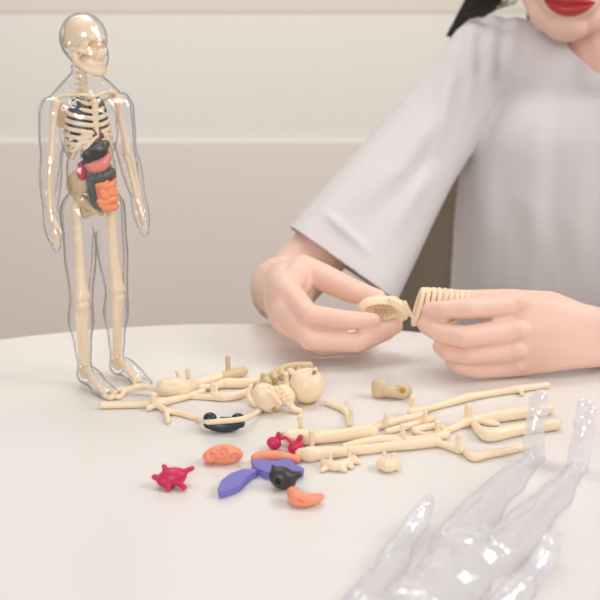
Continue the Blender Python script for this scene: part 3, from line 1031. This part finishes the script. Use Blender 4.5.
s2.cone(P2(608, 332, 0.885), 0.0195, P2(606, 347, 0.884), 0.0180)
EL_L = V((0.49, 1.0, 0.03))
s2.cone(EL_L, 0.038, P2(664, 328, 0.93), 0.030)
s2.cone(P2(664, 328, 0.93), 0.030, P2(606, 340, 0.885), 0.0215)
s2.cone(V((0.47, 1.18, 0.2)), 0.045, EL_L, 0.038)
idx = [(517, 304, 0.858, 11.3), (468, 308, 0.834, 9.2), (443, 310, 0.838, 8.2), (430, 310, 0.846, 7.2)]
mid = [(516, 330, 0.852, 11.2), (464, 337, 0.832, 9.6), (437, 331, 0.840, 8.6), (426, 325, 0.850, 7.6)]
rin = [(516, 350, 0.856, 10.6), (470, 355, 0.844, 8.8), (449, 352, 0.852, 8.2), (441, 346, 0.862, 7.6)]
pin = [(517, 366, 0.864, 9.4), (478, 370, 0.854, 7.8), (460, 367, 0.858, 7.0), (452, 361, 0.866, 6.4)]
for f in (idx, mid, rin, pin):
    for a_, b_ in zip(f[:-1], f[1:]):
        s2.cone(P2(*a_[:3]), a_[3] * MM * Q, P2(*b_[:3]), b_[3] * MM * Q)
# back of the hand: a closed fan from knuckles to wrist
kn = [idx[0], mid[0], rin[0], pin[0]]
for k in range(25):
    u = k / 8.0
    i0 = min(2, int(u))
    w_ = u - i0
    q = [kn[i0][c] + (kn[i0 + 1][c] - kn[i0][c]) * w_ for c in range(4)]
    wy = 325 + (351 - 325) * u / 3
    lift = 0.004 * math.sin(math.pi * u / 3)
    s2.chain([(P2(q[0] + 7, q[1], q[2] + 0.001), (q[3] - 0.4) * MM * Q), (P2(560, (q[1] + wy) / 2 - 2, 0.864 - lift), 0.0122), (P2(606, wy, 0.876), 0.0132)])
for q in ((588, 322, 0.895, 14), (550, 306, 0.893, 13.5), (508, 301, 0.888, 11.0), (466, 300, 0.882, 9.2), (441, 297, 0.872, 7.6)), :
    for a_, b_ in zip(q[:-1], q[1:]):
        s2.cone(P2(*a_[:3]), a_[3] * MM * Q, P2(*b_[:3]), b_[3] * MM * Q)
for kx, ky, kt, kr in ((519, 303, 0.852, 10.5), (517, 330, 0.846, 10.5), (516, 350, 0.850, 9.6), (518, 365, 0.858, 8.6)):
    s2.ell(P2(kx, ky, kt), (kr * MM, kr * MM * 0.8, kr * MM * 0.8))
s2.cone(P2(550, 306, 0.893), 0.0125, P2(522, 308, 0.868), 0.0105)
# head and neck
fdir = V((-0.26, -0.93, -0.24)).normalized()
zl = (V((0.06, 0, 1)) - fdir * V((0.06, 0, 1)).dot(fdir)).normalized()
xl = zl.cross(fdir).normalized() * 1.0
xl = (-fdir).cross(zl).normalized()
HR = Matrix((xl, -fdir, zl)).transposed()
mouth_l = V((0, -0.094, -0.066))
HC = P(569, 5, 1.03) - HR @ mouth_l
HM = Matrix.Translation(HC) @ HR.to_4x4()
hd = Shape()
hd.ell((0, 0.015, 0.035), (0.074, 0.094, 0.088))
hd.ell((0, -0.03, -0.02), (0.063, 0.064, 0.082))
hd.ell((0, -0.040, -0.066), (0.045, 0.048, 0.040))
hd.ell((0, -0.068, -0.092), (0.026, 0.022, 0.019))
hd.ell((0, -0.076, -0.066), (0.031, 0.018, 0.021))
for q in (-1, 1):
    hd.ell((q * 0.036, -0.066, -0.028), (0.024, 0.022, 0.026))
    hd.cone((q * 0.049, -0.01, -0.05), 0.018, (q * 0.021, -0.062, -0.085), 0.019)
    hd.ell((q * 0.076, 0.012, -0.012), (0.008, 0.018, 0.031), (0.2, 0, 0))
    hd.ell((q * 0.031, -0.083, 0.028), (0.020, 0.010, 0.007))
    hd.ell((q * 0.031, -0.078, 0.008), (0.016, 0.012, 0.010))
    hd.ell((q * 0.009, -0.096, -0.034), (0.007, 0.008, 0.006))
hd.cone((0, -0.09, 0.018), 0.009, (0, -0.108, -0.030), 0.010)
hd.xf(HM)
nk = P(605, 62, 1.18)
hd.cone(V((0.345, 1.185, 0.17)), 0.060, V((0.345, 1.165, 0.24)), 0.046)
hd.cone(V((0.345, 1.165, 0.24)), 0.046, HM @ V((0, 0.02, -0.05)), 0.046)
tb = Shape()
tb.cone((0.285, 1.19, 0.13), 0.07, (0.42, 1.19, 0.13), 0.075)
tb.cone((0.285, 1.19, 0.0), 0.072, (0.41, 1.19, 0.0), 0.075)
tb.cone((0.285, 1.19, -0.18), 0.078, (0.41, 1.19, -0.18), 0.08)
tb.cone((0.335, 1.19, 0.15), 0.095, (0.335, 1.19, -0.2), 0.10)
tb.cone(SH_R, 0.040, (0.335, 1.185, 0.20), 0.05)
tb.cone((0.47, 1.18, 0.2), 0.045, (0.335, 1.185, 0.20), 0.05)
for q, x in ((-1, 0.26), (1, 0.41)):
    tb.cone((x, 1.18, -0.22), 0.085, (x + q * 0.03, 0.80, -0.25), 0.055)
    tb.cone((x + q * 0.03, 0.80, -0.25), 0.055, (x + q * 0.03, 0.86, -0.68), 0.035)
    tb.cone((x + q * 0.03, 0.88, -0.705), 0.033, (x + q * 0.035, 0.72, -0.715), 0.025)
mes = [mould(s, 0.0013, 9), mould(s2, 0.0013, 11), mould(hd, 0.0018, 8), mould(tb, 0.006, 6)]
bm = bmesh.new()
for me in mes:
    bm.from_mesh(me)
body = bpy.data.meshes.new('body')
bm.to_mesh(body)
bm.free()
part('body', body, M['skin'], pe)

# lips follow the face
facebvh = BVHTree.FromPolygons([v.co for v in mes[2].vertices], [p.vertices for p in mes[2].polygons])


def on_face(x, z, lift):
    o_ = HM @ V((x, -0.2, z))
    hit = facebvh.ray_cast(o_, fdir * -1.0)
    p = hit[0] if hit[0] else HM @ V((x, -0.09, z))
    return p + fdir * lift


lp = Shape()


def lip_patch(rows):
    vs, fs = [], []
    n = 25
    m = 9
    for j in range(m):
        for i in range(n):
            u = i / (n - 1) * 2 - 1
            w = j / (m - 1)
            zt, zb = rows(u)
            z = zt + (zb - zt) * w
            hh = 0.0005 + 0.0046 * math.sqrt(max(0, 1 - u * u)) * math.sin(math.pi * min(1, max(0, w)))
            vs.append(on_face(u * 0.0262, -0.066 + z, hh))
    for j in range(m - 1):
        for i in range(n - 1):
            fs.append([j * n + i, j * n + i + 1, (j + 1) * n + i + 1, (j + 1) * n + i])
    lp.add(vs, fs)


lip_patch(lambda u: (0.0072 * (1 - abs(u) ** 2.2) - 0.0016 * math.exp(-(u / 0.15) ** 2) + 0.0022, 0.0022 - 0.0008 * (1 - u * u)))
lip_patch(lambda u: (0.0022 - 0.0012 * (1 - u * u), 0.0022 - 0.0150 * (1 - abs(u) ** 2.0) ** 0.8))
part('lips', lp.mesh('lips'), M['lips'], pe)
for q in (-1, 1):
    e = part('eye', Shape().ell((q * 0.031, -0.080, 0.010), (0.0125, 0.0125, 0.0085)).xf(HM).mesh('eye'), M['eye'], pe)
    part('iris', Shape().ell((q * 0.031, -0.0895, 0.007), (0.005, 0.004, 0.005)).xf(HM).mesh('iris'), M['iris'], e)

# hair
hs = Shape()
hs.ell((0, 0.035, 0.045), (0.088, 0.095, 0.092))
hs.ell((0, -0.010, 0.080), (0.080, 0.088, 0.056))
for q in (-1, 1):
    hs.chain([((q * 0.004, -0.076, 0.104), 0.016), ((q * 0.040, -0.076, 0.080), 0.018), ((q * 0.068, -0.048, 0.045), 0.018), ((q * 0.080, -0.012, 0.005), 0.016)])
for q in (-1, 1):
    hs.chain([((q * 0.072, -0.03, 0.06), 0.02), ((q * 0.084, 0.02, 0.0), 0.022), ((q * 0.084, 0.045, -0.03), 0.022)])
hs.chain([((0, 0.09, 0.03), 0.06), ((0, 0.10, -0.06), 0.055), ((0, 0.09, -0.14), 0.05)])
hs.xf(HM)
# lock falling behind the image-left shoulder
for k in range(16):
    u = k / 15
    a = HM @ V((-0.075, 0.03 + 0.03 * u, -0.02 - 0.02 * u))
    b_ = P(508 - 28 * u + random.uniform(-3, 3), -26 - 8 * u, 1.16 + 0.02 * u)
    c_ = P(490 - 22 * u + random.uniform(-2, 2), 6 - 4 * u, 1.21)
    d_ = P(470 - 22 * u + random.uniform(-3, 3), 24 + 14 * u + random.uniform(-4, 6), 1.23)
    hs.chain([(a, 0.007), (b_, 0.008), (c_, 0.007), (d_, 0.002)], 8)
hme = mould(hs, 0.0022, 2)
bm = bmesh.new()
bm.from_mesh(hme)
st = Shape()
for k in range(10):
    a = P(512 + k * 1.5, -12, 1.10)
    st.tube([a, P(508 + random.uniform(-6, 8), 2 + random.uniform(-1, 3), 1.105), P(490 + random.uniform(-8, 8), 8 + random.uniform(-3, 4), 1.115), P(468 + random.uniform(-6, 6), 16 + random.uniform(-2, 10), 1.15)], [0.0004] * 4, 6, 1)
stm = st.mesh('strands')
bm.from_mesh(stm)
hme2 = bpy.data.meshes.new('hair')
bm.to_mesh(hme2)
bm.free()
part('hair', hme2, M['hair'], pe)

# shirt
sh = Shape()
for x, k in ((0.282, 0.094), (0.31, 0.099), (0.335, 0.102), (0.36, 0.102), (0.39, 0.098)):
    sh.chain([((x, 1.187, 0.195), k - 0.026), ((x, 1.18, 0.135), k - 0.003), ((x, 1.172, 0.03), k + 0.004), ((x, 1.172, -0.1), k + 0.006), ((x, 1.175, -0.22), k + 0.004)], 24)
sh.chain([(P(487, 62, 1.17), 0.052), ((0.272, 1.187, 0.218), 0.064), ((0.345, 1.185, 0.205), 0.078)], 20)
sh.cone((0.47, 1.18, 0.21), 0.05, (0.335, 1.185, 0.215), 0.078)
# image-left sleeve: a fan of folds from shoulder seam to hem
A0, A1 = P(487, 64, 1.165), P(446, 128, 1.14)
B0, B1 = P(300, 272, 1.065), P(360, 312, 1.035)
for k in range(7):
    u = k / 6
    a = A0.lerp(A1, u)
    b_ = B0.lerp(B1, u)
    m_ = a.lerp(b_, 0.55) + V((0, 0.0, -0.006 * math.sin(u * 3.14)))
    sh.chain([(a, 0.050 - 0.014 * u), (m_, 0.044 - 0.012 * u), (b_, 0.042 - 0.011 * u)])
sh.cone((0.47, 1.18, 0.19), 0.058, V((0.49, 1.05, 0.06)), 0.06)
# folds hanging from the shoulder, and along the sleeve
def fold(pts):
    sh.chain([(P(*q[:3]), q[3]) for q in pts], 10)


cut = Shape().tube([V((0.352, 1.165, 0.230)), V((0.352, 1.140, 0.29)), V((0.35, 1.12, 0.40))], [0.058, 0.064, 0.08], 32, 3)
sme = mould(sh, 0.0028, 22, cut)
# folds: push the cloth out along soft ridges
bm = bmesh.new()
bm.from_mesh(sme)
bm.normal_update()
ridges = [
    ([(474, 20), (470, 60), (473, 110)], 7, 0.0045), ([(497, 14), (492, 50), (488, 95), (484, 130)], 8, 0.005), ([(518, 10), (512, 45), (507, 85)], 8, 0.004),
    ([(455, 60), (440, 120), (432, 170)], 9, 0.006), ([(440, 110), (400, 170), (355, 215)], 12, 0.006), ([(430, 168), (400, 215), (372, 262)], 10, 0.007),
    ([(540, 130), (530, 200), (545, 280)], 14, 0.005), ([(590, 150), (575, 220), (580, 290)], 14, 0.004), ([(480, 160), (490, 230), (482, 300)], 14, 0.005),
    ([(326, 214), (350, 236), (380, 262)], 5, 0.004),
]


def pix(p):
    q = p - EYE
    t_ = q.dot(FWD)
    return 300 + FPX * q.x / t_, 300 + FPX * q.dot(DOWN) / t_


seg3 = []
for path, wpx, amp in ridges:
    for i in range(len(path) - 1):
        seg3.append((path[i], path[i + 1], wpx, amp, i, len(path) - 1))
for v in bm.verts:
    if v.normal.dot(FWD) > 0.25:
        continue
    x, y = pix(v.co)
    add = 0
    for (a, b_, w, amp, i, n_) in seg3:
        ax, ay = a
        bx, by = b_
        L2 = (bx - ax) ** 2 + (by - ay) ** 2
        u = max(0, min(1, ((x - ax) * (bx - ax) + (y - ay) * (by - ay)) / L2))
        dd = math.hypot(x - ax - u * (bx - ax), y - ay - u * (by - ay))
        if dd < 3 * w:
            ga = (i + u) / n_
            g = amp * math.exp(-(dd / w) ** 2) * min(1, 2.2 * (1 - ga)) * min(1, 0.35 + 3 * ga)
            add = max(add, g)
    v.co += v.normal * add
# open the hem of the sleeve
n0 = (P(300, 238, 1.06) - P(396, 306, 1.03))
hem_n = n0.cross(FWD).normalized()
if (P(300, 300, 1.05) - P(300, 238, 1.06)).dot(hem_n) < 0:
    hem_n = -hem_n
near = [v for v in bm.verts if v.co.x < 0.155]
ns = set(near)
geom = near + [e for e in bm.edges if all(v in ns for v in e.verts)] + [f for f in bm.faces if all(v in ns for v in f.verts)]
bmesh.ops.bisect_plane(bm, geom=geom, plane_co=P(304, 236, 1.06), plane_no=hem_n, clear_outer=True)
sme2 = bpy.data.meshes.new('t_shirt')
bm.to_mesh(sme2)
bm.free()
ob = bpy.data.objects.new('raw', sme2)
COL.objects.link(ob)
md = ob.modifiers.new('s', 'SOLIDIFY')
md.thickness = 0.0022
md.offset = -1
sme3 = bake(ob)
bpy.data.objects.remove(ob)
part('t_shirt', sme3, M['shirt'], pe)
# trousers
tr = Shape()
for q, x in ((-1, 0.26), (1, 0.41)):
    tr.cone((x, 1.18, -0.22), 0.100, (x + q * 0.03, 0.80, -0.25), 0.068)
    tr.cone((x + q * 0.03, 0.80, -0.25), 0.068, (x + q * 0.03, 0.86, -0.66), 0.048)
tr.cone((0.26, 1.19, -0.2), 0.098, (0.41, 1.19, -0.2), 0.098)
part('trousers', mould(tr, 0.006, 5), M['trousers'], pe)

# ------------------------------------------------------------------ pieces held in the hands
# mask-like back piece
c = P(384, 310, 0.866)
s = Shape()
RM = Euler((0.15, 0.10, 0)).to_matrix()
s.ell(c, (0.0235, 0.0105, 0.0132), RM)
s.cone(P(394, 303, 0.864), 0.006, P(401, 310, 0.866), 0.005)
cut = Shape().ell(c + V((0.0, -0.0095, -0.0012)), (0.0185, 0.0095, 0.0088), RM)
o = put('back_piece', mould(s, 0.0006, 2, cut), M['bone'])
tag(o, 'hollow cream shell piece pinched between fingers of the left-side hand', 'toy bone', 'pieces held in the hands')
s = Shape()
for i in range(7):
    for j in range(4):
        s.ell(c + V((-0.0115 + 0.0036 * i, -0.0012 + 0.0004 * j, 0.0045 - 0.0032 * j + 0.0008 * (i % 2))), (0.0019, 0.0018, 0.0017), n=10, m=6)
part('ribs', mould(s, 0.0005, 1), M['tan_and_shade'], o)
s = Shape()
for i in range(5):
    s.cone(P(390 + 4.0 * i, 299 + 2.0 * i, 0.856), 0.0016, P(393 + 3.4 * i, 306 + 2.8 * i, 0.856), 0.0011, 8)
part('teeth', mould(s, 0.0005, 1), M['bone'], o)

# rib cage piece
s = Shape()
core = Shape()
ax0, ax1 = P(418, 307, 0.835), P(463, 307, 0.842)
N_R = 9
for i in range(N_R):
    u = i / (N_R - 1)
    cc = ax0.lerp(ax1, u)
    ry = 0.0085 + 0.002 * math.sin(u * 3)
    rz = 0.0140 + 0.0022 * math.sin(0.5 + u * 2.6) - 0.003 * u
    pr = [cc + V((0.0036 * math.sin(2 * math.pi * k / 24), -ry * math.cos(2 * math.pi * k / 24), rz * math.sin(2 * math.pi * k / 24))) for k in range(25)]
    s.tube(pr, [0.0020] * 25, 8, 1)
    core.tube([p + (cc - p) * 0.16 for p in pr[:1]] + [cc], [0.001, 0.001], 6, 1)
s.cone(ax0 + V((0.0034, 0, 0.0150)), 0.0022, ax1 + V((0.0034, 0, 0.0125)), 0.002)
s.cone(ax0 + V((-0.0034, 0, -0.0150)), 0.002, ax1 + V((-0.0034, 0, -0.012)), 0.0018)
s.chain([(P(405, 302, 0.845), 0.0016), (P(409, 311, 0.840), 0.0019), (P(416, 321, 0.838), 0.0019)])
o = put('rib_cage_piece', mould(s, 0.0005, 1), M['bone'])
tag(o, 'slatted cream rib cage piece pinched by the right-side hand', 'toy bone', 'pieces held in the hands')
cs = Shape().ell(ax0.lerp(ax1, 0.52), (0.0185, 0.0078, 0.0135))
part('dark_core', mould(cs, 0.0008, 3), M['socket'], o)  # added core, coloured for the dark interior behind the slats
